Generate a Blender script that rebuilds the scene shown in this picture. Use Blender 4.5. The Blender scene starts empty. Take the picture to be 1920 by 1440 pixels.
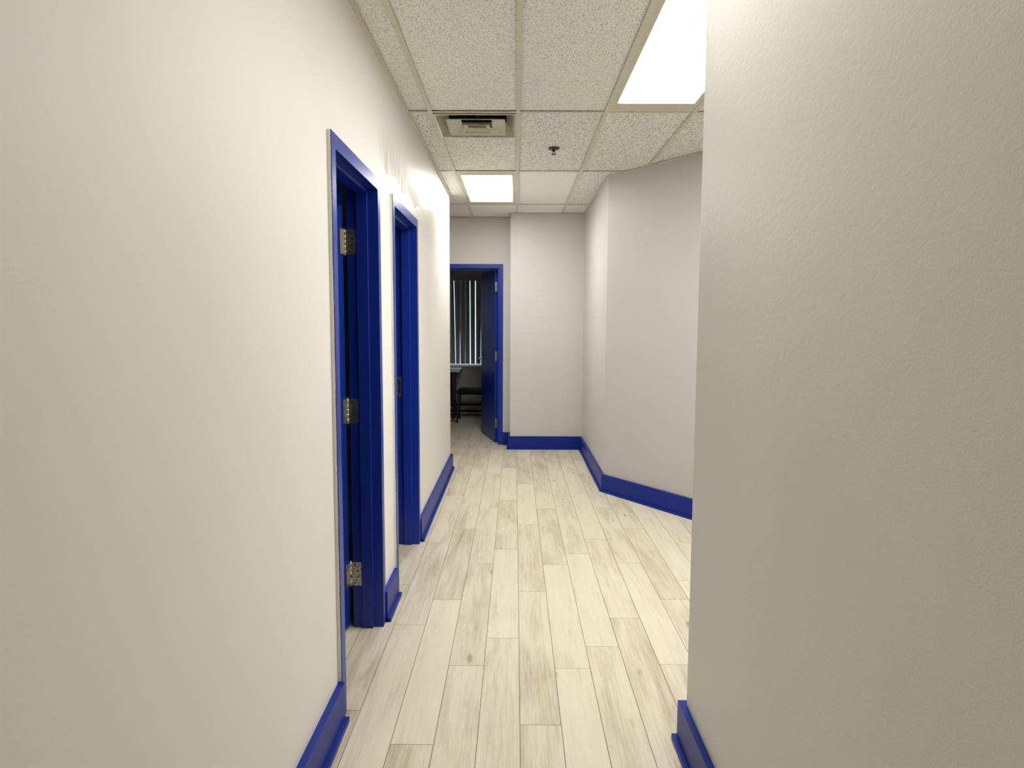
import bpy, bmesh, math, random
from mathutils import Vector, Matrix
random.seed(7)
SC = bpy.context.scene
COL = SC.collection

# ------------------------------------------------------------------ camera, world, exposure
CAM_Z = 1.4508
cam_data = bpy.data.cameras.new('camera')
cam = bpy.data.objects.new('camera', cam_data)
COL.objects.link(cam)
SC.camera = cam
cam_data.sensor_fit = 'HORIZONTAL'
cam_data.sensor_width = 36.0
cam_data.lens = 1252.94 / 1920 * 36.0
cam_data.clip_start = 0.02
_a = Vector((0.99998, 0.0047881, 0.0037603))
_b = Vector((-0.0041830, 0.0915770, 0.9957893))
_c = Vector((-0.0044236, 0.9957865, -0.0915953))
cam.matrix_world = Matrix(((_a.x, _b.x, -_c.x, 0), (_a.y, _b.y, -_c.y, 0), (_a.z, _b.z, -_c.z, CAM_Z), (0, 0, 0, 1)))

world = bpy.data.worlds.new('daylight')
SC.world = world
world.use_nodes = True
wb = world.node_tree.nodes['Background']
wb.inputs[0].default_value = (0.82, 0.92, 1.0, 1)
wb.inputs[1].default_value = 2.0

SC.view_settings.view_transform = 'Standard'
SC.view_settings.look = 'None'
SC.view_settings.gamma = 1.0
SC.view_settings.use_curve_mapping = False
SC.view_settings.exposure = -0.10
SC.cycles.use_denoising = True
SC.cycles.max_bounces = 10
SC.cycles.diffuse_bounces = 8
SC.cycles.glossy_bounces = 4
SC.cycles.sample_clamp_indirect = 6.0

LAMP = {(0, 1): 25.0, (2, -1): 44.0, (1, -2): 6.0, (0, -4): 2.5}     # radiance of each troffer's lens

# ------------------------------------------------------------------ helpers
def quad_box(bm, x0, x1, y0, y1, z0, z1):
    v = [bm.verts.new(p) for p in ((x0, y0, z0), (x1, y0, z0), (x1, y1, z0), (x0, y1, z0),
                                   (x0, y0, z1), (x1, y0, z1), (x1, y1, z1), (x0, y1, z1))]
    fs = []
    for f in ((3, 2, 1, 0), (4, 5, 6, 7), (0, 1, 5, 4), (1, 2, 6, 5), (2, 3, 7, 6), (3, 0, 4, 7)):
        fs.append(bm.faces.new([v[i] for i in f]))
    return v, fs

def add_box(bm, x0, x1, y0, y1, z0, z1, bevel=0.0, seg=2):
    v, fs = quad_box(bm, min(x0, x1), max(x0, x1), min(y0, y1), max(y0, y1), min(z0, z1), max(z0, z1))
    if bevel > 0:
        es = list({e for f in fs for e in f.edges})
        bmesh.ops.bevel(bm, geom=es, offset=bevel, segments=seg, affect='EDGES', profile=0.5)

def add_prism(bm, poly, z0, z1):
    """poly: list of (x, y), any winding"""
    area = sum(poly[i][0] * poly[(i + 1) % len(poly)][1] - poly[(i + 1) % len(poly)][0] * poly[i][1] for i in range(len(poly)))
    if area < 0:
        poly = poly[::-1]
    lo = [bm.verts.new((x, y, z0)) for x, y in poly]
    hi = [bm.verts.new((x, y, z1)) for x, y in poly]
    bm.faces.new(lo[::-1]); bm.faces.new(hi)
    n = len(poly)
    for i in range(n):
        bm.faces.new((lo[i], lo[(i + 1) % n], hi[(i + 1) % n], hi[i]))

def add_cyl(bm, p0, p1, r0, r1=None, seg=20, caps=True):
    r1 = r0 if r1 is None else r1
    p0, p1 = Vector(p0), Vector(p1)
    d = (p1 - p0).normalized()
    u = d.orthogonal().normalized(); w = d.cross(u)
    A, B = [], []
    for i in range(seg):
        t = 2 * math.pi * i / seg
        o = u * math.cos(t) + w * math.sin(t)
        A.append(bm.verts.new(p0 + o * r0)); B.append(bm.verts.new(p1 + o * r1))
    for i in range(seg):
        f = bm.faces.new((A[i], A[(i + 1) % seg], B[(i + 1) % seg], B[i])); f.smooth = True
    if caps:
        bm.faces.new(A[::-1]); bm.faces.new(B)

def add_tube(bm, pts, r, seg=12):
    pts = [Vector(p) for p in pts]
    rings = []
    u = None
    for i, p in enumerate(pts):
        d = (pts[min(i + 1, len(pts) - 1)] - pts[max(i - 1, 0)]).normalized()
        if u is None:
            u = d.orthogonal().normalized()
        else:
            u = (u - d * u.dot(d)).normalized()
        w = d.cross(u)
        rings.append([bm.verts.new(p + (u * math.cos(2 * math.pi * k / seg) + w * math.sin(2 * math.pi * k / seg)) * r) for k in range(seg)])
    for A, B in zip(rings, rings[1:]):
        for k in range(seg):
            f = bm.faces.new((A[k], A[(k + 1) % seg], B[(k + 1) % seg], B[k])); f.smooth = True
    bm.faces.new(rings[0][::-1]); bm.faces.new(rings[-1])

def add_lathe(bm, prof, c, seg=32, axis='Z'):
    rings = []
    for r, h in prof:
        rings.append([bm.verts.new((c[0] + r * math.cos(2 * math.pi * k / seg), c[1] + r * math.sin(2 * math.pi * k / seg), c[2] + h)) for k in range(seg)])
    for A, B in zip(rings, rings[1:]):
        for k in range(seg):
            f = bm.faces.new((A[k], A[(k + 1) % seg], B[(k + 1) % seg], B[k])); f.smooth = True
    bm.faces.new(rings[0]); bm.faces.new(rings[-1][::-1])

def frustum(bm, cx, cy, ax, ay, az, bx, by, bz):
    """four sloping sides between a rectangle (half sizes ax, ay at az) and (bx, by at bz)"""
    def ring(hx, hy, z): return [bm.verts.new((cx + sx * hx, cy + sy * hy, z)) for sx, sy in ((-1, -1), (1, -1), (1, 1), (-1, 1))]
    A, B = ring(ax, ay, az), ring(bx, by, bz)
    for i in range(4):
        bm.faces.new((A[i], A[(i + 1) % 4], B[(i + 1) % 4], B[i]))

def obj(name, bm, mat, parent=None, shell=0.0):
    bmesh.ops.recalc_face_normals(bm, faces=bm.faces)
    me = bpy.data.meshes.new(name)
    bm.to_mesh(me); bm.free()
    o = bpy.data.objects.new(name, me)
    COL.objects.link(o)
    for m in (mat if isinstance(mat, (list, tuple)) else [mat]):
        me.materials.append(m)
    if parent is not None:
        o.parent = parent
    if shell:
        s = o.modifiers.new('thickness', 'SOLIDIFY'); s.thickness = shell; s.offset = 0
    return o

def tag(o, label=None, cat=None, group=None, kind=None):
    if label: o['label'] = label
    if cat: o['category'] = cat
    if group: o['group'] = group
    if kind: o['kind'] = kind
    return o

def empty(name, loc=(0, 0, 0), rz=0.0, **k):
    o = bpy.data.objects.new(name, None)
    o.empty_display_size = 0.1
    COL.objects.link(o)
    o.location = loc; o.rotation_euler = (0, 0, rz)
    return tag(o, **k)

def boxes(*bs, bevel=0.0):
    bm = bmesh.new()
    for b in bs:
        add_box(bm, *b, bevel=bevel)
    return bm

# ------------------------------------------------------------------ materials
def mat_new(name):
    m = bpy.data.materials.new(name); m.use_nodes = True
    nt = m.node_tree
    return m, nt, nt.nodes['Principled BSDF']

def N(nt, kind, **kw):
    n = nt.nodes.new(kind)
    for k, v in kw.items():
        setattr(n, k, v)
    return n

def math_node(nt, op, a, b=None, c=None, clamp=False):
    n = nt.nodes.new('ShaderNodeMath'); n.operation = op; n.use_clamp = clamp
    for i, x in enumerate((a, b, c)):
        if x is None: continue
        if isinstance(x, (int, float)): n.inputs[i].default_value = x
        else: nt.links.new(x, n.inputs[i])
    return n.outputs[0]

def pos_mapped(nt, scale, add=None):
    g = nt.nodes.new('ShaderNodeNewGeometry')
    mp = nt.nodes.new('ShaderNodeMapping'); mp.inputs['Scale'].default_value = scale
    src = g.outputs['Position']
    if add is not None:
        va = nt.nodes.new('ShaderNodeVectorMath'); va.operation = 'ADD'
        nt.links.new(src, va.inputs[0]); nt.links.new(add, va.inputs[1]); src = va.outputs[0]
    nt.links.new(src, mp.inputs['Vector'])
    return mp.outputs[0]

def noise(nt, vec, scale=1.0, detail=2.0, rough=0.5, dist=0.0):
    n = nt.nodes.new('ShaderNodeTexNoise')
    n.inputs['Scale'].default_value = scale; n.inputs['Detail'].default_value = detail
    n.inputs['Roughness'].default_value = rough; n.inputs['Distortion'].default_value = dist
    nt.links.new(vec, n.inputs['Vector'])
    return n.outputs['Fac']

def ramp(nt, fac, stops):
    r = nt.nodes.new('ShaderNodeValToRGB')
    while len(r.color_ramp.elements) < len(stops): r.color_ramp.elements.new(0.5)
    for e, (p, c) in zip(r.color_ramp.elements, stops):
        e.position = p; e.color = (*c, 1) if len(c) == 3 else c
    nt.links.new(fac, r.inputs[0])
    return r.outputs[0]

def mapr(nt, v, a, b, c=0.0, d=1.0, smooth=False):
    n = nt.nodes.new('ShaderNodeMapRange')
    if smooth: n.interpolation_type = 'SMOOTHSTEP'
    nt.links.new(v, n.inputs[0])
    for i, x in zip((1, 2, 3, 4), (a, b, c, d)): n.inputs[i].default_value = x
    return n.outputs[0]

def bump(nt, height, strength, dist, p):
    b = nt.nodes.new('ShaderNodeBump'); b.inputs['Strength'].default_value = strength
    b.inputs['Distance'].default_value = dist
    nt.links.new(height, b.inputs['Height']); nt.links.new(b.outputs[0], p.inputs['Normal'])

def simple(name, col, rough=0.5, metal=0.0, nscale=40.0, namp=0.06, bmp=0.0, spec=0.5):
    m, nt, p = mat_new(name)
    f = noise(nt, pos_mapped(nt, (1, 1, 1)), nscale, 3)
    lo = tuple(c * (1 - namp) for c in col); hi = tuple(min(1, c * (1 + namp)) for c in col)
    nt.links.new(ramp(nt, f, [(0.3, lo), (0.7, hi)]), p.inputs['Base Color'])
    p.inputs['Roughness'].default_value = rough; p.inputs['Metallic'].default_value = metal
    p.inputs['Specular IOR Level'].default_value = spec
    if bmp: bump(nt, f, bmp, 0.001, p)
    return m

WALL = (0.745, 0.73, 0.68)
def wall_mat(name, col=WALL, rough=0.5, stipple=0.25, glossy_band=False):
    m, nt, p = mat_new(name)
    pos = pos_mapped(nt, (1, 1, 1))
    broad = noise(nt, pos, 1.3, 3)
    lo = tuple(c * 0.975 for c in col); hi = tuple(min(1, c * 1.02) for c in col)
    nt.links.new(ramp(nt, broad, [(0.3, lo), (0.7, hi)]), p.inputs['Base Color'])
    fine = noise(nt, pos, 260, 3, 0.6)
    mid = noise(nt, pos_mapped(nt, (1, 1, 1.6)), 34, 3, 0.55, 0.6)
    h = math_node(nt, 'ADD', math_node(nt, 'MULTIPLY', fine, 0.5), math_node(nt, 'MULTIPLY', mid, 0.9))
    bump(nt, h, stipple, 0.0012, p)
    if glossy_band:
        # rolled-on touch-up paint above the second doorway: shinier, with a scalloped lower edge and vertical streaks
        g = nt.nodes.new('ShaderNodeNewGeometry'); s = nt.nodes.new('ShaderNodeSeparateXYZ')
        nt.links.new(g.outputs['Position'], s.inputs[0]); Y, Z = s.outputs[1], s.outputs[2]
        streak = noise(nt, pos_mapped(nt, (1, 16, 0.8)), 1.0, 4, 0.6)
        scal = math_node(nt, 'ABSOLUTE', math_node(nt, 'SINE', math_node(nt, 'MULTIPLY', math_node(nt, 'SUBTRACT', Y, 3.40), math.pi / 0.44)))
        edge = math_node(nt, 'MULTIPLY', scal, 0.045)
        above = mapr(nt, math_node(nt, 'SUBTRACT', Z, edge), 2.158, 2.164)
        below = mapr(nt, math_node(nt, 'ADD', Z, math_node(nt, 'MULTIPLY', streak, 0.35)), 2.56, 2.46)
        dull = math_node(nt, 'MULTIPLY', above, below)
        dull = math_node(nt, 'MULTIPLY', dull, math_node(nt, 'MULTIPLY', mapr(nt, Y, 3.15, 3.35), mapr(nt, math_node(nt, 'ADD', Y, math_node(nt, 'MULTIPLY', streak, 1.2)), 5.5, 5.1)))
        dull = math_node(nt, 'MULTIPLY', dull, mapr(nt, streak, 0.34, 0.56, 0.35, 1.0))
        zone = math_node(nt, 'MULTIPLY', mapr(nt, Z, 1.90, 2.12, smooth=True), mapr(nt, math_node(nt, 'ADD', Z, math_node(nt, 'MULTIPLY', streak, 0.3)), 2.85, 2.55))
        zone = math_node(nt, 'MULTIPLY', zone, mapr(nt, Y, 3.0, 3.4))
        k = math_node(nt, 'MULTIPLY', zone, math_node(nt, 'SUBTRACT', 1.0, math_node(nt, 'MULTIPLY', dull, 1.0)))
        r = math_node(nt, 'SUBTRACT', rough, math_node(nt, 'MULTIPLY', k, 0.21))
        mx = nt.nodes.new('ShaderNodeMix'); mx.data_type = 'RGBA'
        nt.links.new(math_node(nt, 'MULTIPLY', dull, 0.8), mx.inputs[0])
        nt.links.new(p.inputs['Base Color'].links[0].from_socket, mx.inputs[6])
        mx.inputs[7].default_value = (0.50, 0.455, 0.39, 1)
        nt.links.new(mx.outputs[2], p.inputs['Base Color'])
        nt.links.new(r, p.inputs['Roughness'])
    else:
        p.inputs['Roughness'].default_value = rough
    p.inputs['Specular IOR Level'].default_value = 0.45
    return m

M = {}
M['wall'] = wall_mat('cream wall paint')
M['wall_left'] = wall_mat('cream wall paint with shinier touch-up', rough=0.58, glossy_band=True)
M['wall_rough'] = wall_mat('cream wall paint, heavy roller stipple', stipple=0.9)
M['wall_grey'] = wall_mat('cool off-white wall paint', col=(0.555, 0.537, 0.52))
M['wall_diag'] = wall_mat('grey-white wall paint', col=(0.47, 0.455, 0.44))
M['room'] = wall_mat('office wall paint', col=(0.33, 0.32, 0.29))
M['blue'] = simple('royal blue enamel', (0.005, 0.026, 0.270), 0.34, nscale=60, namp=0.10, bmp=0.15, spec=0.4)
M['blue_board'] = simple('royal blue baseboard enamel', (0.0035, 0.019, 0.215), 0.42, nscale=30, namp=0.12, bmp=0.15, spec=0.25)
M['caulk'] = simple('unpainted cream caulk', (0.60, 0.59, 0.52), 0.6)
M['tee'] = simple('white ceiling tee', (0.62, 0.60, 0.50), 0.45)
M['dark'] = simple('dark void', (0.01, 0.01, 0.01), 0.8)
M['slab'] = simple('raw concrete', (0.25, 0.25, 0.25), 0.9)
M['black'] = simple('black plastic', (0.008, 0.008, 0.008), 0.5)
M['fabric'] = simple('black woven fabric', (0.007, 0.007, 0.008), 0.9, nscale=300, bmp=0.3)
M['chrome'] = simple('brushed chrome', (0.62, 0.60, 0.55), 0.22, 1.0, nscale=90, namp=0.2, bmp=0.2)
M['vane'] = simple('grey vertical blind vane', (0.26, 0.26, 0.27), 0.6)
M['desk'] = simple('pale grey laminate', (0.42, 0.43, 0.46), 0.4)
M['desk_edge'] = simple('cream desk edging', (0.50, 0.48, 0.40), 0.5)
M['white'] = simple('white enamel', (0.75, 0.75, 0.72), 0.4)
M['beige'] = simple('beige heater enamel', (0.42, 0.41, 0.34), 0.5)
M['vent'] = simple('cream painted steel', (0.52, 0.50, 0.38), 0.28)
M['screw'] = simple('dark screw recess', (0.02, 0.02, 0.02), 0.5)

def tile_mat(name, col, amount, size):
    m, nt, p = mat_new(name)
    pos = pos_mapped(nt, (1, 1, 1))
    a = noise(nt, pos, size, 2, 0.65, 0.3)
    b = noise(nt, pos, size * 2.3, 2, 0.6)
    v = math_node(nt, 'ADD', math_node(nt, 'MULTIPLY', a, 0.65), math_node(nt, 'MULTIPLY', b, 0.35))
    pit = mapr(nt, v, 0.45 + amount, 0.41 + amount)
    mx = nt.nodes.new('ShaderNodeMix'); mx.data_type = 'RGBA'
    nt.links.new(pit, mx.inputs[0])
    mx.inputs[6].default_value = (*col, 1)
    mx.inputs[7].default_value = (col[0] * 0.24, col[1] * 0.22, col[2] * 0.19, 1)
    nt.links.new(mx.outputs[2], p.inputs['Base Color'])
    bump(nt, math_node(nt, 'SUBTRACT', 1.0, pit), 0.6, 0.002, p)
    p.inputs['Roughness'].default_value = 0.9
    return m
M['tile_coarse'] = tile_mat('coarse pitted ceiling tile', (0.91, 0.895, 0.845), 0.018, 122)
M['tile_fine'] = tile_mat('fine pitted ceiling tile', (0.91, 0.895, 0.845), -0.002, 190)
M['tile_smooth'] = tile_mat('smooth ceiling tile', (0.88, 0.875, 0.83), -0.05, 200)

def lamp_mat(power):
    m = bpy.data.materials.new('lit prismatic lens'); m.use_nodes = True
    nt = m.node_tree
    for n in list(nt.nodes): nt.nodes.remove(n)
    o = nt.nodes.new('ShaderNodeOutputMaterial'); e = nt.nodes.new('ShaderNodeEmission')
    e.inputs[0].default_value = (1.0, 0.983, 0.945, 1); e.inputs[1].default_value = power
    nt.links.new(e.outputs[0], o.inputs[0])
    return m

def glass_mat():
    m, nt, p = mat_new('window glass')
    p.inputs['Transmission Weight'].default_value = 1.0
    p.inputs['Roughness'].default_value = 0.0
    p.inputs['IOR'].default_value = 1.1
    nt.links.new(ramp(nt, noise(nt, pos_mapped(nt, (1, 1, 1)), 2), [(0, (0.95, 0.98, 1)), (1, (0.97, 1, 1))]), p.inputs['Base Color'])
    return m
M['glass'] = glass_mat()

def ragged_mat():
    """cream return edge of a steel door frame with blue paint lapped raggedly over its outer corner"""
    m, nt, p = mat_new('ragged blue over cream edge')
    g = nt.nodes.new('ShaderNodeNewGeometry'); s = nt.nodes.new('ShaderNodeSeparateXYZ')
    nt.links.new(g.outputs['Position'], s.inputs[0])
    n1 = noise(nt, pos_mapped(nt, (0, 0, 1)), 55, 4, 0.7)
    n2 = noise(nt, pos_mapped(nt, (0, 0, 1)), 5, 2, 0.5)
    d = math_node(nt, 'ADD', math_node(nt, 'MULTIPLY', n1, 0.004), math_node(nt, 'MULTIPLY', n2, 0.005))
    f = mapr(nt, math_node(nt, 'ADD', s.outputs[0], d), -0.6198, -0.6194)
    mx = nt.nodes.new('ShaderNodeMix'); mx.data_type = 'RGBA'
    nt.links.new(f, mx.inputs[0])
    mx.inputs[6].default_value = (0.78, 0.76, 0.68, 1); mx.inputs[7].default_value = (0.012, 0.03, 0.2, 1)
    nt.links.new(mx.outputs[2], p.inputs['Base Color']); p.inputs['Roughness'].default_value = 0.5
    return m
M['ragged'] = ragged_mat()

def floor_mat():
    m, nt, p = mat_new('pale greige oak planks')
    at = nt.nodes.new('ShaderNodeVertexColor'); at.layer_name = 'plank'
    sep = nt.nodes.new('ShaderNodeSeparateColor'); nt.links.new(at.outputs[0], sep.inputs[0])
    tone, seed, seed2 = sep.outputs[0], sep.outputs[1], sep.outputs[2]
    cb = nt.nodes.new('ShaderNodeCombineXYZ')
    nt.links.new(math_node(nt, 'MULTIPLY', seed, 37.0), cb.inputs[0]); nt.links.new(math_node(nt, 'MULTIPLY', seed2, 91.0), cb.inputs[1])
    add = cb.outputs[0]
    grain = noise(nt, pos_mapped(nt, (90, 3.5, 1), add), 1, 5, 0.65, 0.4)
    wide = noise(nt, pos_mapped(nt, (11, 1.3, 1), add), 1, 3, 0.55, 0.8)
    fine = noise(nt, pos_mapped(nt, (320, 12, 1), add), 1, 2, 0.6)
    cloud = noise(nt, pos_mapped(nt, (5, 2.4, 1), add), 1, 2, 0.5)
    v = nt.nodes.new('ShaderNodeTexVoronoi'); v.inputs['Scale'].default_value = 1.0
    nt.links.new(pos_mapped(nt, (8.5, 2.6, 1), add), v.inputs['Vector'])
    knot = mapr(nt, v.outputs['Distance'], 0.16, 0.02, smooth=True)
    hascell = mapr(nt, v.outputs['Color'], 0.60, 0.62)
    knot = math_node(nt, 'MULTIPLY', knot, hascell)
    t = math_node(nt, 'ADD', math_node(nt, 'MULTIPLY', grain, 0.32), math_node(nt, 'MULTIPLY', wide, 0.40))
    t = math_node(nt, 'ADD', t, math_node(nt, 'MULTIPLY', fine, 0.14))
    t = math_node(nt, 'ADD', t, math_node(nt, 'ADD', math_node(nt, 'MULTIPLY', tone, 0.11), 0.0))
    t = math_node(nt, 'ADD', t, math_node(nt, 'MULTIPLY', cloud, 0.12))
    t = math_node(nt, 'SUBTRACT', t, math_node(nt, 'MULTIPLY', knot, 0.22))
    col = ramp(nt, t, [(0.34, (0.31, 0.255, 0.18)), (0.46, (0.48, 0.43, 0.325)), (0.56, (0.595, 0.545, 0.43)), (0.72, (0.65, 0.605, 0.485))])
    nt.links.new(col, p.inputs['Base Color'])
    p.inputs['Roughness'].default_value = 0.5
    p.inputs['Specular IOR Level'].default_value = 0.35
    bump(nt, grain, 0.12, 0.001, p)
    return m
M['floor'] = floor_mat()
M['seam'] = simple('plank seam', (0.10, 0.085, 0.06), 0.8)

# ------------------------------------------------------------------ dimensions
XL, XR = -0.636, 0.592          # corridor walls beside the camera
XC = 0.771                      # right wall of the far corridor
YE, YR = 7.60, 7.88             # end wall, recessed wall with the open door
YA = 5.68                       # corner between far corridor wall and the diagonal wall
CE = 2.660                      # ceiling
TOP = 3.05
TW = 0.115                      # wall thickness
DD = (0.572, -0.820)            # direction of the diagonal wall

# ------------------------------------------------------------------ floor
def plank_floor():
    W, L, X0 = 0.14962, 1.209, -0.12651
    off = {-4: 3.59, -3: 3.098, -2: 2.18, -1: 2.714, 0: 2.964, 1: 2.298, 2: 2.697, 3: 2.89, 4: 3.181, 5: 2.734, 6: 3.409, 7: 4.876}
    bm = bmesh.new()
    cl = bm.loops.layers.float_color.new('plank')
    rnd = random.Random(3)
    g = 0.0012
    for k in range(-22, 24):
        x0, x1 = X0 + k * W, X0 + (k + 1) * W
        y = off.get(k, rnd.uniform(0, L))
        while y > -4.1: y -= L
        while y < 10.7:
            a, b = max(y, -4.1), min(y + L, 10.7)
            if b > a:
                c = (rnd.random(), rnd.random(), rnd.random(), 1)
                v = [bm.verts.new(p) for p in ((x0 + g, a + g, 0), (x1 - g, a + g, 0), (x1 - g, b - g, 0), (x0 + g, b - g, 0))]
                w = [bm.verts.new((q.co.x, q.co.y, -0.008)) for q in v]
                fs = [bm.faces.new(v)] + [bm.faces.new((v[i], w[i], w[(i + 1) % 4], v[(i + 1) % 4])) for i in range(4)]
                for f in fs:
                    for l in f.loops: l[cl] = c
            y += L
    n = len(bm.faces)
    v, fs = quad_box(bm, -3.5, 3.5, -4.1, 10.7, -0.15, -0.0015)
    for f in fs: f.material_index = 1
    return obj('floor', bm, [M['floor'], M['seam']])
tag(plank_floor(), 'pale greige oak plank floor running down the corridor', 'floor', kind='structure')

# ------------------------------------------------------------------ walls
def struct(name, bm, m, label, cat):
    return tag(obj(name, bm, m), label, cat, kind='structure')

# doorways in the left wall: (near outer, near inner, far inner, far outer) of the frame face
D1 = (2.311, 2.363, 3.070, 3.122)
D2 = (3.443, 3.497, 4.264, 4.316)
HEAD_IN, HEAD_OUT = 2.044, 2.095
ro = 0.012
bm = bmesh.new()
ys = [-4.0, D1[1] - ro, D1[2] + ro, D2[1] - ro, D2[2] + ro, 6.53]
for a, b in ((0, 1), (2, 3), (4, 5)):
    add_box(bm, XL - TW, XL, ys[a], ys[b], 0, TOP)
for a, b in ((1, 2), (3, 4)):
    add_box(bm, XL - TW, XL, ys[a], ys[b], HEAD_IN + ro, TOP)
struct('wall_left', bm, M['wall_left'], 'long cream corridor wall with two blue doorways, at the left', 'wall')
struct('wall_left_return', boxes((-1.8, XL - TW, 6.53 - TW, 6.53, 0, TOP)), M['wall'], 'short wall turning left behind the end of the left corridor wall', 'wall')

rx0, rx1 = -1.040, -0.190       # far doorway, inner edges of the frame face
bm = boxes((-1.8, rx0 - ro, YR, YR + TW, 0, TOP), (rx1 + ro, 0.0, YR, YR + TW, 0, TOP), (rx0 - ro, rx1 + ro, YR, YR + TW, 2.092, TOP))
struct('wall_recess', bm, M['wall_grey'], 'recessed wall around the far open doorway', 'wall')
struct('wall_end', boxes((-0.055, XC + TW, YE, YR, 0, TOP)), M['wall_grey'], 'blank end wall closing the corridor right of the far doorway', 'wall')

nx, ny = 0.820, 0.572           # outward normal of the diagonal wall (away from the corridor)
ex, ey = XC + DD[0] * 4.4, YA + DD[1] * 4.4
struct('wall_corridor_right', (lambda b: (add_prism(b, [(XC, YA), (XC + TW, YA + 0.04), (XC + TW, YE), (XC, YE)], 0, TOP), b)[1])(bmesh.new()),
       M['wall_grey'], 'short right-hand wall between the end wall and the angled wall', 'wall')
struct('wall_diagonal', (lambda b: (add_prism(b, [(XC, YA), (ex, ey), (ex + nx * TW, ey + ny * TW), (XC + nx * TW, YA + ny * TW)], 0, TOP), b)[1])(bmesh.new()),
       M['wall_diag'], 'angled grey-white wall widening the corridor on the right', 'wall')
bm = bmesh.new()
add_box(bm, XR, XR + TW, -4.0, 2.185, 0, TOP)
bmesh.ops.bevel(bm, geom=[e for e in bm.edges if abs(e.verts[0].co.x - XR) < 1e-4 and abs(e.verts[1].co.x - XR) < 1e-4 and abs(e.verts[0].co.y - 2.185) < 1e-4 and abs(e.verts[1].co.y - 2.185) < 1e-4], offset=0.006, segments=3, affect='EDGES')
for f in bm.faces: f.smooth = False
struct('wall_right', bm, M['wall_rough'], 'near right wall with roller-stippled cream paint, filling the right of the view', 'wall')
struct('wall_right_return', boxes((XR + TW, 3.4, 2.185 - TW, 2.185, 0, TOP)), M['wall'], 'wall turning right behind the near right corner', 'wall')
struct('wall_behind', boxes((XL, XR, -4.0, -3.9, 0, TOP)), M['wall'], 'wall closing the corridor behind the viewer', 'wall')
struct('wall_recess_left', boxes((-1.8 - TW, -1.8, 6.53 - TW, YR + TW, 0, TOP)), M['wall'], 'wall closing the recess on the left', 'wall')

# the two dark rooms behind the left wall
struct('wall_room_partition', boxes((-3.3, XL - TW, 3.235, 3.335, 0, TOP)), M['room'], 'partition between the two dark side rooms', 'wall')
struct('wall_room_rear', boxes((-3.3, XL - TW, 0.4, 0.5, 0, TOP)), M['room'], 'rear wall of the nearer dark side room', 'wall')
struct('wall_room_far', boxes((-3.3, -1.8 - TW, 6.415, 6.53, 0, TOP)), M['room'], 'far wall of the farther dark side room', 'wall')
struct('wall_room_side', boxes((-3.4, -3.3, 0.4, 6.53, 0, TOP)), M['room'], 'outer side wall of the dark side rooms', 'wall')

# the office beyond the far doorway
YB = 10.42
wx0, wx1, wz0, wz1 = -2.05, -0.30, 0.787, 2.14
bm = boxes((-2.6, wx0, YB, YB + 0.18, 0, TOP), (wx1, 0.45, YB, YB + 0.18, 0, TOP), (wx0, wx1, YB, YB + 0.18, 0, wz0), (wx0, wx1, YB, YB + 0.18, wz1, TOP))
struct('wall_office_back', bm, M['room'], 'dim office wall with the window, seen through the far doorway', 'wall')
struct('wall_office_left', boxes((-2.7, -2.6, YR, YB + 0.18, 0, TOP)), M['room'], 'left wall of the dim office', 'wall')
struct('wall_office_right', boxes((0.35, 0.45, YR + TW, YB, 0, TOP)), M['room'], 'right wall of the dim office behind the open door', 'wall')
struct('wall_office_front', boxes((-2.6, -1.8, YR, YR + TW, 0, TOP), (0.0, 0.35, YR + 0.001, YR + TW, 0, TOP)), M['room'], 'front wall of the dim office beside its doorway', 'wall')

w = empty('window_1', (wx0, YB, wz0), label='office window behind the vertical blinds', cat='window', kind='structure')
def child(name, bm, m, parent, shell=0.0, label=None):
    o = obj(name, bm, m, None, shell)
    o.parent = parent
    o.matrix_parent_inverse = parent.matrix_basis.inverted()
    if label: o['label'] = label
    return o
ft = 0.045
child('window_frame', boxes((wx0, wx0 + ft, YB + 0.10, YB + 0.16, wz0, wz1), (wx1 - ft, wx1, YB + 0.10, YB + 0.16, wz0, wz1),
                            (wx0 + ft, wx1 - ft, YB + 0.10, YB + 0.16, wz0, wz0 + 0.006), (wx0 + ft, wx1 - ft, YB + 0.10, YB + 0.16, wz1 - ft, wz1)), M['white'], w)
child('window_pane', boxes((wx0 + ft, wx1 - ft, YB + 0.128, YB + 0.134, wz0 + 0.006, wz1 - ft)), M['glass'], w)
child('window_sill', boxes((wx0 - 0.03, wx1 + 0.03, YB - 0.030, YB + 0.10, wz0 - 0.022, wz0)), M['white'], w, label='white sill catching daylight')

# roof slab above the ceiling void keeps daylight out
struct('ceiling_slab', boxes((-3.5, 3.5, -4.1, 10.7, TOP, TOP + 0.1)), M['slab'], 'concrete slab above the suspended ceiling', 'ceiling')

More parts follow.
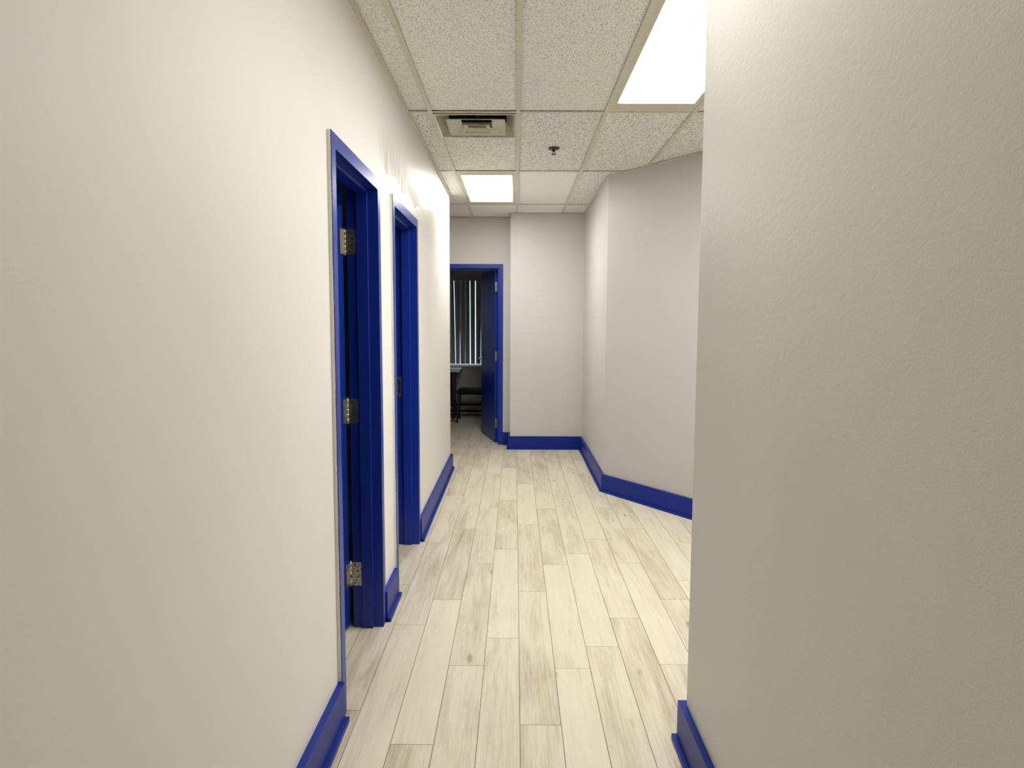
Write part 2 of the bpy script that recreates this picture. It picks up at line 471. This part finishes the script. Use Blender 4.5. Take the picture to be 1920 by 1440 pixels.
# ------------------------------------------------------------------ suspended ceiling
GX0, GS, GY0, GD = -0.4956, 0.508, 3.984, 1.524
LIGHTS = [(0, 1, 'rectangular white ceiling light farther down the corridor'),
          (2, -1, 'large white ceiling light at the top right, partly hidden by the near wall'),
          (1, -2, 'white ceiling light just behind the top edge of the view'),
          (0, -4, 'unseen ceiling fill light added behind the viewer')]  # last entry: unseen troffer added behind the camera to fill surfaces facing it
VENT = (0, 0)
bm = bmesh.new()
rnd = random.Random(5)
for i in range(-6, 8):
    for j in range(-6, 5):
        x0, x1 = GX0 + i * GS, GX0 + (i + 1) * GS
        y0, y1 = GY0 + j * GD, GY0 + (j + 1) * GD
        if (i, j) in [(a, b) for a, b, _ in LIGHTS]: continue
        if (i, j) == VENT: y0 += 0.530 - 0.012
        x0 = max(x0, -3.45); x1 = min(x1, 3.45); y0 = max(y0, -4.05); y1 = min(y1, 10.65)
        if x1 <= x0 or y1 <= y0: continue
        v, fs = quad_box(bm, x0 + 0.004, x1 - 0.004, y0 + 0.004, y1 - 0.004, CE + 0.007, CE + 0.021)
        mi = 1
        if j == 0: mi = 0
        if (i, j) in ((1, 1), (0, 2), (1, 2)): mi = 2
        if j == 1 and i >= 2: mi = 0
        for f in fs: f.material_index = mi
ceil = tag(obj('ceiling', bm, [M['tile_coarse'], M['tile_fine'], M['tile_smooth']]), 'suspended ceiling of long pitted mineral tiles', 'ceiling', kind='structure')
bm = bmesh.new()
hw = 0.012
for i in range(-5, 8):
    x = GX0 + i * GS
    add_box(bm, x - hw, x + hw, -4.0, 10.6, CE - 0.0015, CE + 0.0005)
for j in range(-5, 5):
    y = GY0 + j * GD
    for i in range(-6, 8):
        a, b = max(GX0 + i * GS + hw, -3.45), min(GX0 + (i + 1) * GS - hw, 3.45)
        if b > a: add_box(bm, a, b, y - hw, y + hw, CE - 0.0008, CE + 0.0005)
obj('tee_grid', bm, M['tee'], ceil)
# wall angle
bm = bmesh.new()
aw = 0.018
def angle_strip(bm, path, t, z0, z1, side):
    pts = [Vector((x, y)) for x, y in path]
    nrm = []
    for a, b in zip(pts, pts[1:]):
        d = (b - a).normalized(); nrm.append(Vector((d.y, -d.x)) * side)
    off = []
    for i, p in enumerate(pts):
        if i == 0: o = nrm[0] * t
        elif i == len(pts) - 1: o = nrm[-1] * t
        else:
            m = (nrm[i - 1] + nrm[i]).normalized(); o = m * (t / max(0.2, m.dot(nrm[i])))
        off.append(p + o)
    for i in range(len(pts) - 1):
        add_prism(bm, [tuple(pts[i]), tuple(pts[i + 1]), tuple(off[i + 1]), tuple(off[i])], z0, z1)
angle_strip(bm, [(XL, -3.9), (XL, 6.53), (-1.8, 6.53)], aw, CE - 0.002, CE + 0.0015, 1)
angle_strip(bm, [(-1.8, YR), (-0.055, YR), (-0.055, YE), (XC, YE), (XC, YA), (XC + DD[0] * 4.2, YA + DD[1] * 4.2)], aw, CE - 0.002, CE + 0.0015, 1)
angle_strip(bm, [(XR, -3.9), (XR, 2.185), (3.3, 2.185)], aw, CE - 0.002, CE + 0.0015, -1)
obj('wall_angle', bm, M['tee'], ceil)

# ceiling lights
def troffer(i, j, label):
    x0, y0 = GX0 + i * GS, GY0 + j * GD
    t = empty('ceiling_light', (x0 + GS / 2, y0 + GD / 2, CE), label=label, cat='ceiling light', group='recessed troffer lights')
    ax, ay, bx, by = GS / 2 - 0.006, GD / 2 - 0.006, 0.211, 0.606
    f = bmesh.new()
    for (a, b, c, d) in ((-ax, ax, -ay, -by), (-ax, ax, by, ay), (-ax, -bx, -by, by), (bx, ax, -by, by)):
        add_box(f, a, b, c, d, 0.0012, 0.012)
    frame = obj('frame', f, M['trofframe'], t)
    h = bmesh.new()
    add_box(h, -ax, ax, -ay, ay, 0.05, 0.054)
    for (a, b, c, d) in ((-ax, -ax + .004, -ay, ay), (ax - .004, ax, -ay, ay), (-ax, ax, -ay, -ay + .004), (-ax, ax, ay - .004, ay)):
        add_box(h, a, b, c, d, 0.012, 0.05)
    obj('housing', h, M['white'], t)
    l = bmesh.new()
    add_box(l, -bx - 0.003, bx + 0.003, -by - 0.003, by + 0.003, 0.0125, 0.016)
    obj('lens', l, lamp_mat(LAMP[(i, j)]), t)
    return t
M['trofframe'] = simple('cream troffer frame', (0.60, 0.56, 0.44), 0.4)
for a in LIGHTS: troffer(*a)

# supply air diffuser
vx, vy = GX0 + GS / 2, GY0 + 0.278
t = empty('air_diffuser', (vx, vy, CE), label='square cream metal air diffuser with nested cones in the ceiling', cat='air vent')
f = bmesh.new()
o, q = 0.244, 0.232
for (a, b, c, d) in ((-o, o, -o, -q), (-o, o, q, o), (-o, -q, -q, q), (q, o, -q, q)):
    add_box(f, a, b, c, d, -0.004, 0.004, bevel=0.001, seg=1)
obj('outer_flange', f, M['vent'], t)
f = bmesh.new(); frustum(f, 0, 0, 0.232, 0.232, 0.0, 0.180, 0.180, 0.075); obj('outer_cone', f, M['vent'], t, 0.0015)
f = bmesh.new(); frustum(f, 0, 0, 0.176, 0.176, -0.014, 0.176, 0.176, -0.010); frustum(f, 0, 0, 0.176, 0.176, -0.010, 0.092, 0.092, 0.018); obj('middle_cone', f, M['vent'], t, 0.0015)
f = bmesh.new(); frustum(f, 0, 0, 0.079, 0.079, -0.018, 0.079, 0.079, -0.014); frustum(f, 0, 0, 0.079, 0.079, -0.014, 0.056, 0.056, 0.004); obj('inner_cone', f, M['vent'], t, 0.0012)
f = bmesh.new(); add_cyl(f, (0, 0, 0.075), (0, 0, 0.30), 0.178, seg=32, caps=False); add_box(f, -0.18, 0.18, -0.18, 0.18, 0.30, 0.303)
add_box(f, -0.006, 0.006, -0.17, 0.17, 0.085, 0.097); add_box(f, -0.17, 0.17, -0.006, 0.006, 0.100, 0.112)
obj('duct_neck', f, M['dark'], t)

# sprinkler
t = empty('sprinkler_head', (0.264, 4.80, CE), label='small dark pendent fire sprinkler in the ceiling tile', cat='sprinkler')
f = bmesh.new(); add_lathe(f, [(0.040, 0.002), (0.040, -0.001), (0.034, -0.005), (0.018, -0.010), (0.014, -0.004)], (0, 0, 0)); obj('escutcheon', f, simple('dark chrome', (0.10, 0.10, 0.10), 0.3, 1.0), t)
f = bmesh.new(); add_cyl(f, (0, 0, -0.004), (0, 0, -0.020), 0.009, 0.007)
for s in (-1, 1): add_tube(f, [(s * 0.006, 0, -0.016), (s * 0.010, 0, -0.024), (s * 0.006, 0, -0.033), (0, 0, -0.036)], 0.0022, 8)
obj('body', f, M['black'], t)
f = bmesh.new(); add_lathe(f, [(0.017, -0.0370), (0.017, -0.0388), (0.004, -0.0395)], (0, 0, 0)); obj('deflector', f, M['black'], t)

# ------------------------------------------------------------------ baseboards
def baseboard(name, path, side, label):
    bm = bmesh.new()
    angle_strip(bm, path, 0.0235, 0.0, 0.150, side)
    # small moulding at the foot
    sh = bmesh.new()
    o = tag(obj(name, bm, M['blue_board']), label, 'baseboard', kind='structure')
    angle_strip(sh, path, 0.0385, 0.0, 0.019, side)
    for v in sh.verts: pass
    obj('shoe_moulding', sh, M['blue_board'], o)
    return o
baseboard('baseboard_left', [(XL, -3.9), (XL, D1[0])], 1, 'blue baseboard along the left wall before the first doorway')
baseboard('baseboard_left', [(XL, D1[3]), (XL, D2[0])], 1, 'short blue baseboard between the two left doorways')
baseboard('baseboard_left', [(XL, D2[3]), (XL, 6.53), (-1.8, 6.53)], 1, 'blue baseboard from the second left doorway to the wall end')
baseboard('baseboard_right', [(rx1 + 0.047, YR), (-0.055, YR), (-0.055, YE), (XC, YE), (XC, YA), (XC + DD[0] * 4.1, YA + DD[1] * 4.1)], 1, 'blue baseboard round the end wall and the angled wall')
baseboard('baseboard_right', [(XR, -3.9), (XR, 2.185), (3.3, 2.185)], -1, 'blue baseboard ending at the near right wall corner')

# ------------------------------------------------------------------ doors
FX = XL + 0.015                 # front face of the steel frames
def hinge(parent, pin, z, jamb_boxes, door_dir, worn, label=None):
    """pin (x, y); leaf on the jamb facing -Y, leaf on the door edge along door_dir"""
    h = 0.114
    bm = bmesh.new()
    px, py = pin
    # knuckles
    for k in range(5):
        a = z - h / 2 + k * h / 5
        add_cyl(bm, (px, py, a + 0.001), (px, py, a + h / 5 - 0.001), 0.0068, seg=14)
    add_cyl(bm, (px, py, z - h / 2 - 0.006), (px, py, z + h / 2 + 0.006), 0.0045, seg=12)
    add_box(bm, *jamb_boxes, z - h / 2, z + h / 2)
    o = child('hinge', bm, M['hinge_worn'] if worn else M['hinge'], parent, label=label)
    bm = bmesh.new()
    dx, dy = door_dir; L = 0.042
    nx_, ny_ = -dy, dx
    p = [(px + dx * 0.004, py + dy * 0.004), (px + dx * L, py + dy * L)]
    t_ = 0.0018
    add_prism(bm, [(p[0][0] + nx_ * t_, p[0][1] + ny_ * t_), (p[1][0] + nx_ * t_, p[1][1] + ny_ * t_),
                   (p[1][0] - nx_ * t_, p[1][1] - ny_ * t_), (p[0][0] - nx_ * t_, p[0][1] - ny_ * t_)], z - h / 2, z + h / 2)
    lf = obj('door_leaf', bm, M['hinge_worn'] if worn else M['hinge'])
    lf.parent = o
    bm = bmesh.new()
    x0, x1, y0, y1 = jamb_boxes
    xs = x0 + (x1 - x0) * 0.62; xn = x0 + (x1 - x0) * 0.34
    for xx, zz in ((xn, 0.044), (xs, 0.015), (xs, -0.015), (xn, -0.044)):
        add_cyl(bm, (xx, y0 - 0.0004, z + zz), (xx, y0 + 0.001, z + zz), 0.0042, seg=12)
    sc_ = obj('screws', bm, M['screw']); sc_.parent = o
    return o

def hinge_mat(name, splash):
    m, nt, p = mat_new(name)
    n = noise(nt, pos_mapped(nt, (1, 1, 1)), 70, 5, 0.7)
    f = mapr(nt, n, splash, splash + 0.02)
    mx = nt.nodes.new('ShaderNodeMix'); mx.data_type = 'RGBA'
    nt.links.new(f, mx.inputs[0])
    mx.inputs[6].default_value = (0.60, 0.57, 0.48, 1); mx.inputs[7].default_value = (0.02, 0.05, 0.25, 1)
    nt.links.new(mx.outputs[2], p.inputs['Base Color'])
    nt.links.new(math_node(nt, 'SUBTRACT', 1.0, f), p.inputs['Metallic'])
    p.inputs['Roughness'].default_value = 0.3
    bump(nt, n, 0.5, 0.002, p)
    return m
M['hinge'] = hinge_mat('satin nickel hinge', 0.66)
M['hinge_worn'] = hinge_mat('paint-splashed steel hinge', 0.58)

def steel_frame(root, D, label_edge):
    y0, y1, y2, y3 = D
    XB = -0.764
    f = bmesh.new()
    b = 0.0015
    # hall-side face, mitred look: two uprights and a head
    add_prism(f, [(FX, y0), (FX, y1), (XL, y1), (XL, y0)], 0.004, HEAD_OUT)
    add_prism(f, [(FX, y2), (FX, y3), (XL, y3), (XL, y2)], 0.004, HEAD_OUT)
    add_box(f, XL, FX, y1, y2, HEAD_IN, HEAD_OUT)
    # jambs through the wall
    add_box(f, XB, XL, y1 - 0.010, y1, 0.004, HEAD_IN + 0.008)
    add_box(f, XB, XL, y2, y2 + 0.010, 0.004, HEAD_IN + 0.008)
    add_box(f, XB, XL, y1, y2, HEAD_IN, HEAD_IN + 0.009)
    # room side face
    add_box(f, XB, XL - TW, y0, y1 - 0.010, 0.004, HEAD_OUT)
    add_box(f, XB, XL - TW, y2 + 0.010, y3, 0.004, HEAD_OUT)
    add_box(f, XB, XL - TW, y1 - 0.01, y2 + 0.01, HEAD_IN + 0.009, HEAD_OUT)
    child('door_frame', f, M['blue'], root)
    s = bmesh.new()
    sx0, sx1, st = -0.719, -0.667, 0.016
    add_box(s, sx0, sx1, y1, y1 + st, 0.004, HEAD_IN, bevel=0.002, seg=2)
    add_box(s, sx0, sx1, y2 - st, y2, 0.004, HEAD_IN, bevel=0.002, seg=2)
    add_box(s, sx0, sx1, y1 + st, y2 - st, HEAD_IN - st, HEAD_IN, bevel=0.002, seg=2)
    child('door_stop', s, M['blue'], root)
    e = bmesh.new()
    add_box(e, XL + 0.0002, FX - 0.0005, y0 - 0.0016, y0 - 0.0001, 0.152, HEAD_OUT + 0.001)
    child('frame_edge', e, M['ragged'], root, label=label_edge)

def slab(root, pin, ang, width, thick, z0, z1, handle_at=None):
    """door leaf swung about pin; closed direction is -Y, hall side is +X"""
    a = math.radians(ang)
    d = Vector((-math.sin(a), -math.cos(a))); n = Vector((math.cos(a), -math.sin(a)))
    P = Vector(pin) + n * 0.009
    c = [P + d * 0.003, P + d * width, P + d * width + n * thick, P + d * 0.003 + n * thick]
    bm = bmesh.new(); add_prism(bm, [tuple(q) for q in c], z0, z1)
    return child('door_leaf', bm, M['blue'], root), P, d, n

# door 1: hinged on the far jamb, swung into the dark room
r1 = empty('door_1', (XL, (D1[0] + D1[3]) / 2, 0), label='nearest blue doorway on the left wall, its door swung inward showing three metal hinges', cat='door', kind='structure')
steel_frame(r1, D1, 'cream outer edge with ragged blue paint line')
pin1 = (-0.774, D1[2] - 0.003)
_, P, d, n = slab(r1, pin1, 106, 0.705, 0.044, 0.012, HEAD_IN - 0.003)
for z, worn in ((1.812, False), (1.040, True), (0.262, True)):
    e0 = (P + d * 0.0008 - Vector(pin1)); # leaf lies on the door's hinge edge
    hinge(r1, pin1, z, (-0.770, -0.724, D1[2] - 0.0022, D1[2] + 0.0004), (n.x, n.y), worn, label='metal hinge with dark screw holes' if not worn else 'metal hinge smeared with blue paint')
# door 2: hinged on the near jamb, latch strike on the far jamb
r2 = empty('door_2', (XL, (D2[0] + D2[3]) / 2, 0), label='second blue doorway on the left wall with a dark latch strike in its jamb', cat='door', kind='structure')
steel_frame(r2, D2, 'cream outer edge with ragged blue paint line')
bm = bmesh.new()
add_box(bm, -0.805, -0.770, D2[1] - 0.005, D2[1] + 0.001, 0.012, 0.013)
bm.free()
bm = boxes((-0.764 - 0.735, -0.764 - 0.006, D2[1] - 0.050, D2[1] - 0.006, 0.012, HEAD_IN - 0.003))
child('door_leaf', bm, M['blue'], r2)
bm = bmesh.new()
add_box(bm, -0.757, -0.727, D2[2] - 0.0018, D2[2] + 0.0005, 0.978, 1.102)
sp = child('strike_plate', bm, M['hinge_worn'], r2)
bm = boxes((-0.750, -0.734, D2[2] - 0.0024, D2[2] - 0.0016, 0.998, 1.082))
q = obj('latch_hole', bm, M['screw']); q.parent = sp

# far office door
r3 = empty('door_3', ((rx0 + rx1) / 2, YR, 0), label='blue door standing open at the far end of the corridor, lever handle on its edge', cat='door', kind='structure')
FY = YR - 0.015
fi, fo = 2.080, 2.127
f = bmesh.new()
add_box(f, rx1, rx1 + 0.047, FY, YR, 0.004, fo); add_box(f, rx0 - 0.047, rx0, FY, YR, 0.004, fo); add_box(f, rx0, rx1, FY, YR, fi, fo)
add_box(f, rx1, rx1 + 0.010, YR, YR + 0.128, 0.004, fi + 0.008); add_box(f, rx0 - 0.010, rx0, YR, YR + 0.128, 0.004, fi + 0.008)
add_box(f, rx0, rx1, YR, YR + 0.128, fi, fi + 0.009)
add_box(f, rx1 + 0.010, rx1 + 0.047, YR + TW, YR + 0.128, 0.004, fo); add_box(f, rx0 - 0.047, rx0 - 0.010, YR + TW, YR + 0.128, 0.004, fo)
add_box(f, rx0 - 0.01, rx1 + 0.01, YR + TW, YR + 0.128, fi + 0.009, fo)
child('door_frame', f, M['blue'], r3)
s = bmesh.new()
add_box(s, rx1 - 0.016, rx1, YR + 0.031, YR + 0.082, 0.004, fi, bevel=0.002); add_box(s, rx0, rx0 + 0.016, YR + 0.031, YR + 0.082, 0.004, fi, bevel=0.002)
add_box(s, rx0 + 0.016, rx1 - 0.016, YR + 0.031, YR + 0.082, fi - 0.016, fi, bevel=0.002)
child('door_stop', s, M['blue'], r3)
# leaf: closed direction -X, hall side -Y; swings into the office about the right jamb
pin3 = Vector((rx1 - 0.003, YR + 0.136))
a3 = math.radians(75.8)
dd = Vector((-math.cos(a3), math.sin(a3))); nn = Vector((-math.sin(a3), -math.cos(a3)))
P3 = pin3 + nn * 0.009
c = [P3 + dd * 0.003, P3 + dd * 0.81, P3 + dd * 0.81 + nn * 0.044, P3 + dd * 0.003 + nn * 0.044]
bm = bmesh.new(); add_prism(bm, [tuple(q) for q in c], 0.012, fi - 0.004)
leaf3 = child('door_leaf', bm, M['blue'], r3)
bm = bmesh.new()
hp = P3 + dd * 0.750 + nn * 0.044
def p3(v, z): return (v.x, v.y, z)
add_cyl(bm, p3(hp, 0.985), p3(hp + nn * 0.008, 0.985), 0.028, seg=24)
add_cyl(bm, p3(hp + nn * 0.006, 0.985), p3(hp + nn * 0.052, 0.985), 0.010, seg=16)
add_tube(bm, [p3(hp + nn * 0.050 + dd * 0.012, 0.985), p3(hp + nn * 0.055, 0.985), p3(hp + nn * 0.055 - dd * 0.06, 0.983), p3(hp + nn * 0.050 - dd * 0.11, 0.980)], 0.0085, 12)
hd = obj('lever_handle', bm, M['chrome']); hd.parent = leaf3; pass
for z in (1.874, 1.050, 0.240):
    bm = bmesh.new()
    h = 0.114
    for k in range(5): add_cyl(bm, (pin3.x, pin3.y, z - h / 2 + k * h / 5 + 0.001), (pin3.x, pin3.y, z - h / 2 + (k + 1) * h / 5 - 0.001), 0.0068, seg=14)
    A = P3 + dd * 0.0005 - nn * 0.006; B = A + nn * 0.044
    add_prism(bm, [tuple(A), tuple(B), tuple(B + dd * 0.0025), tuple(A + dd * 0.0025)], z - h / 2, z + h / 2)
    add_box(bm, rx1 - 0.002, rx1 + 0.0004, YR + 0.087, YR + 0.130, z - h / 2, z + h / 2)
    child('hinge', bm, M['hinge'], r3, label='metal hinge')

# ------------------------------------------------------------------ office furniture
t = empty('vertical_blind', (0, 0, 0), label='closed grey vertical blind with daylight in the gaps, over the office window', cat='blind')
vt = 2.098
child('valance', boxes((wx0 - 0.06, -0.20, YB - 0.105, YB - 0.100, vt, vt + 0.088), (wx0 - 0.06, wx0 - 0.055, YB - 0.10, YB - 0.002, vt, vt + 0.088),
                       (-0.205, -0.20, YB - 0.10, YB - 0.002, vt, vt + 0.088), (wx0 - 0.05, -0.21, YB - 0.09, YB - 0.05, vt + 0.03, vt + 0.075)), simple('grey blind valance', (0.30, 0.30, 0.30), 0.6), t)
# slits between the vanes: (x at top, x at bottom, width at top, width at bottom)
slits = [(-0.449, -0.449, -0.004, -0.004), (-0.531, -0.531, -0.006, 0.004), (-0.614, -0.614, 0.009, 0.013), (-0.698, -0.694, 0.006, 0.012),
         (-0.774, -0.774, -0.006, 0.0005), (-0.853, -0.853, -0.010, 0.005), (-0.945, -0.921, 0.004, 0.0045)]
xx = -1.005
while xx > wx0 - 0.02:
    slits.append((xx, xx, -0.005, -0.002)); xx -= 0.081
for A_, B_ in zip(slits, slits[1:]):
    bm = bmesh.new()
    segs = 10
    rows_ = []
    z0_, z1_ = vt + 0.01, wz0 + 0.022
    for s_ in range(segs + 1):
        f_ = s_ / segs
        z = z0_ + (z1_ - z0_) * f_
        xr = A_[0] + (A_[1] - A_[0]) * f_ - (A_[2] + (A_[3] - A_[2]) * f_) / 2
        xl = B_[0] + (B_[1] - B_[0]) * f_ + (B_[2] + (B_[3] - B_[2]) * f_) / 2
        rows_.append([bm.verts.new(p) for p in ((xl, YB - 0.052, z), ((xl + xr) / 2, YB - 0.065, z), (xr, YB - 0.070, z))])
    for p_, q_ in zip(rows_, rows_[1:]):
        for c_ in (0, 1): bm.faces.new((p_[c_], q_[c_], q_[c_ + 1], p_[c_ + 1]))
    child('vane', bm, M['vane'], t, 0.0008)

t = empty('office_desk', (-1.5, 10.1, 0), label='pale grey desk under the office window, cream front edge', cat='desk')
child('desktop', boxes((-2.35, -0.818, 9.86, 10.385, 0.716, 0.752), bevel=0.002), M['desk'], t)
child('edge_band', boxes((-2.35, -0.818, 9.855, 9.8595, 0.716, 0.752)), M['desk_edge'], t, label='cream edge band')
child('side_panel', boxes((-0.935, -0.913, 9.93, 10.34, 0, 0.715)), M['black'], t)
child('side_panel', boxes((-2.33, -2.308, 9.93, 10.34, 0, 0.715)), M['black'], t)
child('modesty_panel', boxes((-2.308, -0.935, 10.29, 10.31, 0.22, 0.715)), M['black'], t)

t = empty('computer_monitor', (-1.22, 10.05, 0.752), label='white-backed monitor on the office desk, only its edge showing past the wall', cat='monitor')
child('screen_panel', boxes((-1.48, -0.972, 10.02, 10.05, 0.985, 1.30), bevel=0.004), M['white'], t)
child('lower_bezel', boxes((-1.48, -0.972, 10.018, 10.052, 0.90, 0.984), bevel=0.003), M['black'], t)
child('stand', boxes((-1.27, -1.17, 10.06, 10.09, 0.76, 0.99), (-1.36, -1.08, 9.96, 10.14, 0.752, 0.762)), M['black'], t)

# chair, facing left
t = empty('office_chair', (-0.60, 9.82, 0), label='black four-legged chair in the dim office, half hidden by the open door', cat='chair')
bm = bmesh.new()
nxs, nys = 14, 12
sx0, sx1, sy0, sy1 = -0.862, -0.385, 9.58, 10.04
top, bot = [], []
for i in range(nxs + 1):
    rt, rb = [], []
    for j in range(nys + 1):
        u_, v_ = i / nxs, j / nys
        ed = min(u_, 1 - u_, v_, 1 - v_)
        rnd_ = min(1.0, ed / 0.12); rr = math.sqrt(max(0, 1 - (1 - rnd_) ** 2))
        X_ = sx0 + (sx1 - sx0) * u_; Y_ = sy0 + (sy1 - sy0) * v_
        zc = 0.442 - 0.012 * u_ + 0.010 * math.sin(math.pi * (1 - u_)) * (1 if u_ < 0.5 else 0.8)
        arch = 0.014 * math.sin(math.pi * u_)
        rt.append(bm.verts.new((X_, Y_, zc + 0.034 * rr))); rb.append(bm.verts.new((X_, Y_, zc - 0.030 * rr + arch * 0.6)))
    top.append(rt); bot.append(rb)
for i in range(nxs):
    for j in range(nys):
        for g_, fl in ((top, 0), (bot, 1)):
            q = (g_[i][j], g_[i + 1][j], g_[i + 1][j + 1], g_[i][j + 1])
            fc = bm.faces.new(q[::-1] if fl else q); fc.smooth = True
bmesh.ops.remove_doubles(bm, verts=bm.verts, dist=0.0005)
child('seat', bm, M['fabric'], t)
bm = bmesh.new()
for i in range(0, 1):
    prof = []
    add_box(bm, -0.405, -0.365, 9.60, 10.02, 0.60, 0.88, bevel=0.018, seg=3)
child('backrest', bm, M['fabric'], t)
for xa, ya, xb in ((-0.822, 9.615, -0.836), (-0.822, 10.005, -0.836), (-0.415, 9.615, -0.37), (-0.415, 10.005, -0.37)):
    bm = bmesh.new(); add_tube(bm, [(xa, ya, 0.425), (xb, ya + (0.008 if ya > 9.8 else -0.008), 0.004)], 0.012, 14)
    add_cyl(bm, (xb, ya + (0.008 if ya > 9.8 else -0.008), 0.0), (xb, ya + (0.008 if ya > 9.8 else -0.008), 0.016), 0.015, seg=14)
    child('leg', bm, M['black'], t)
bm = bmesh.new()
add_tube(bm, [(-0.385, 9.615, 0.62), (-0.415, 9.615, 0.416), (-0.822, 9.615, 0.416), (-0.822, 10.005, 0.416), (-0.415, 10.005, 0.416), (-0.385, 10.005, 0.62)], 0.010, 10)
child('seat_frame', bm, M['black'], t)

# baseboard heater
t = empty('baseboard_heater', (-1.0, YB, 0.02), label='long low beige electric baseboard heater under the office window', cat='heater')
hx0, hx1 = -2.4, 0.25
child('housing', boxes((hx0, hx1, YB - 0.020, YB - 0.001, 0.028, 0.192), (hx0, hx0 + 0.03, YB - 0.07, YB - 0.02, 0.028, 0.192), (hx1 - 0.03, hx1, YB - 0.07, YB - 0.02, 0.028, 0.192)), M['black'], t)
child('top_lip', boxes((hx0, hx1, YB - 0.060, YB - 0.001, 0.192, 0.197)), M['beige'], t)
child('front_panel', boxes((hx0 + 0.03, hx1 - 0.03, YB - 0.070, YB - 0.064, 0.092, 0.158), bevel=0.001), M['beige'], t)
child('bottom_lip', boxes((hx0 + 0.03, hx1 - 0.03, YB - 0.074, YB - 0.064, 0.036, 0.052), bevel=0.001), M['white'], t)
child('foot', boxes((hx0, hx0 + 0.02, YB - 0.06, YB - 0.002, 0, 0.028)), M['black'], t)
child('foot', boxes((hx1 - 0.02, hx1, YB - 0.06, YB - 0.002, 0, 0.028)), M['black'], t)

bm = bmesh.new()
pts = []
for i in range(25):
    s_ = i / 24
    pts.append((-1.35 + 0.47 * s_, 9.78 + 0.10 * math.sin(s_ * 4.2), 0.006))
add_tube(bm, pts, 0.005, 8)
tag(obj('power_cord', bm, M['black']), 'black cord lying on the office floor by the chair legs', 'cord')
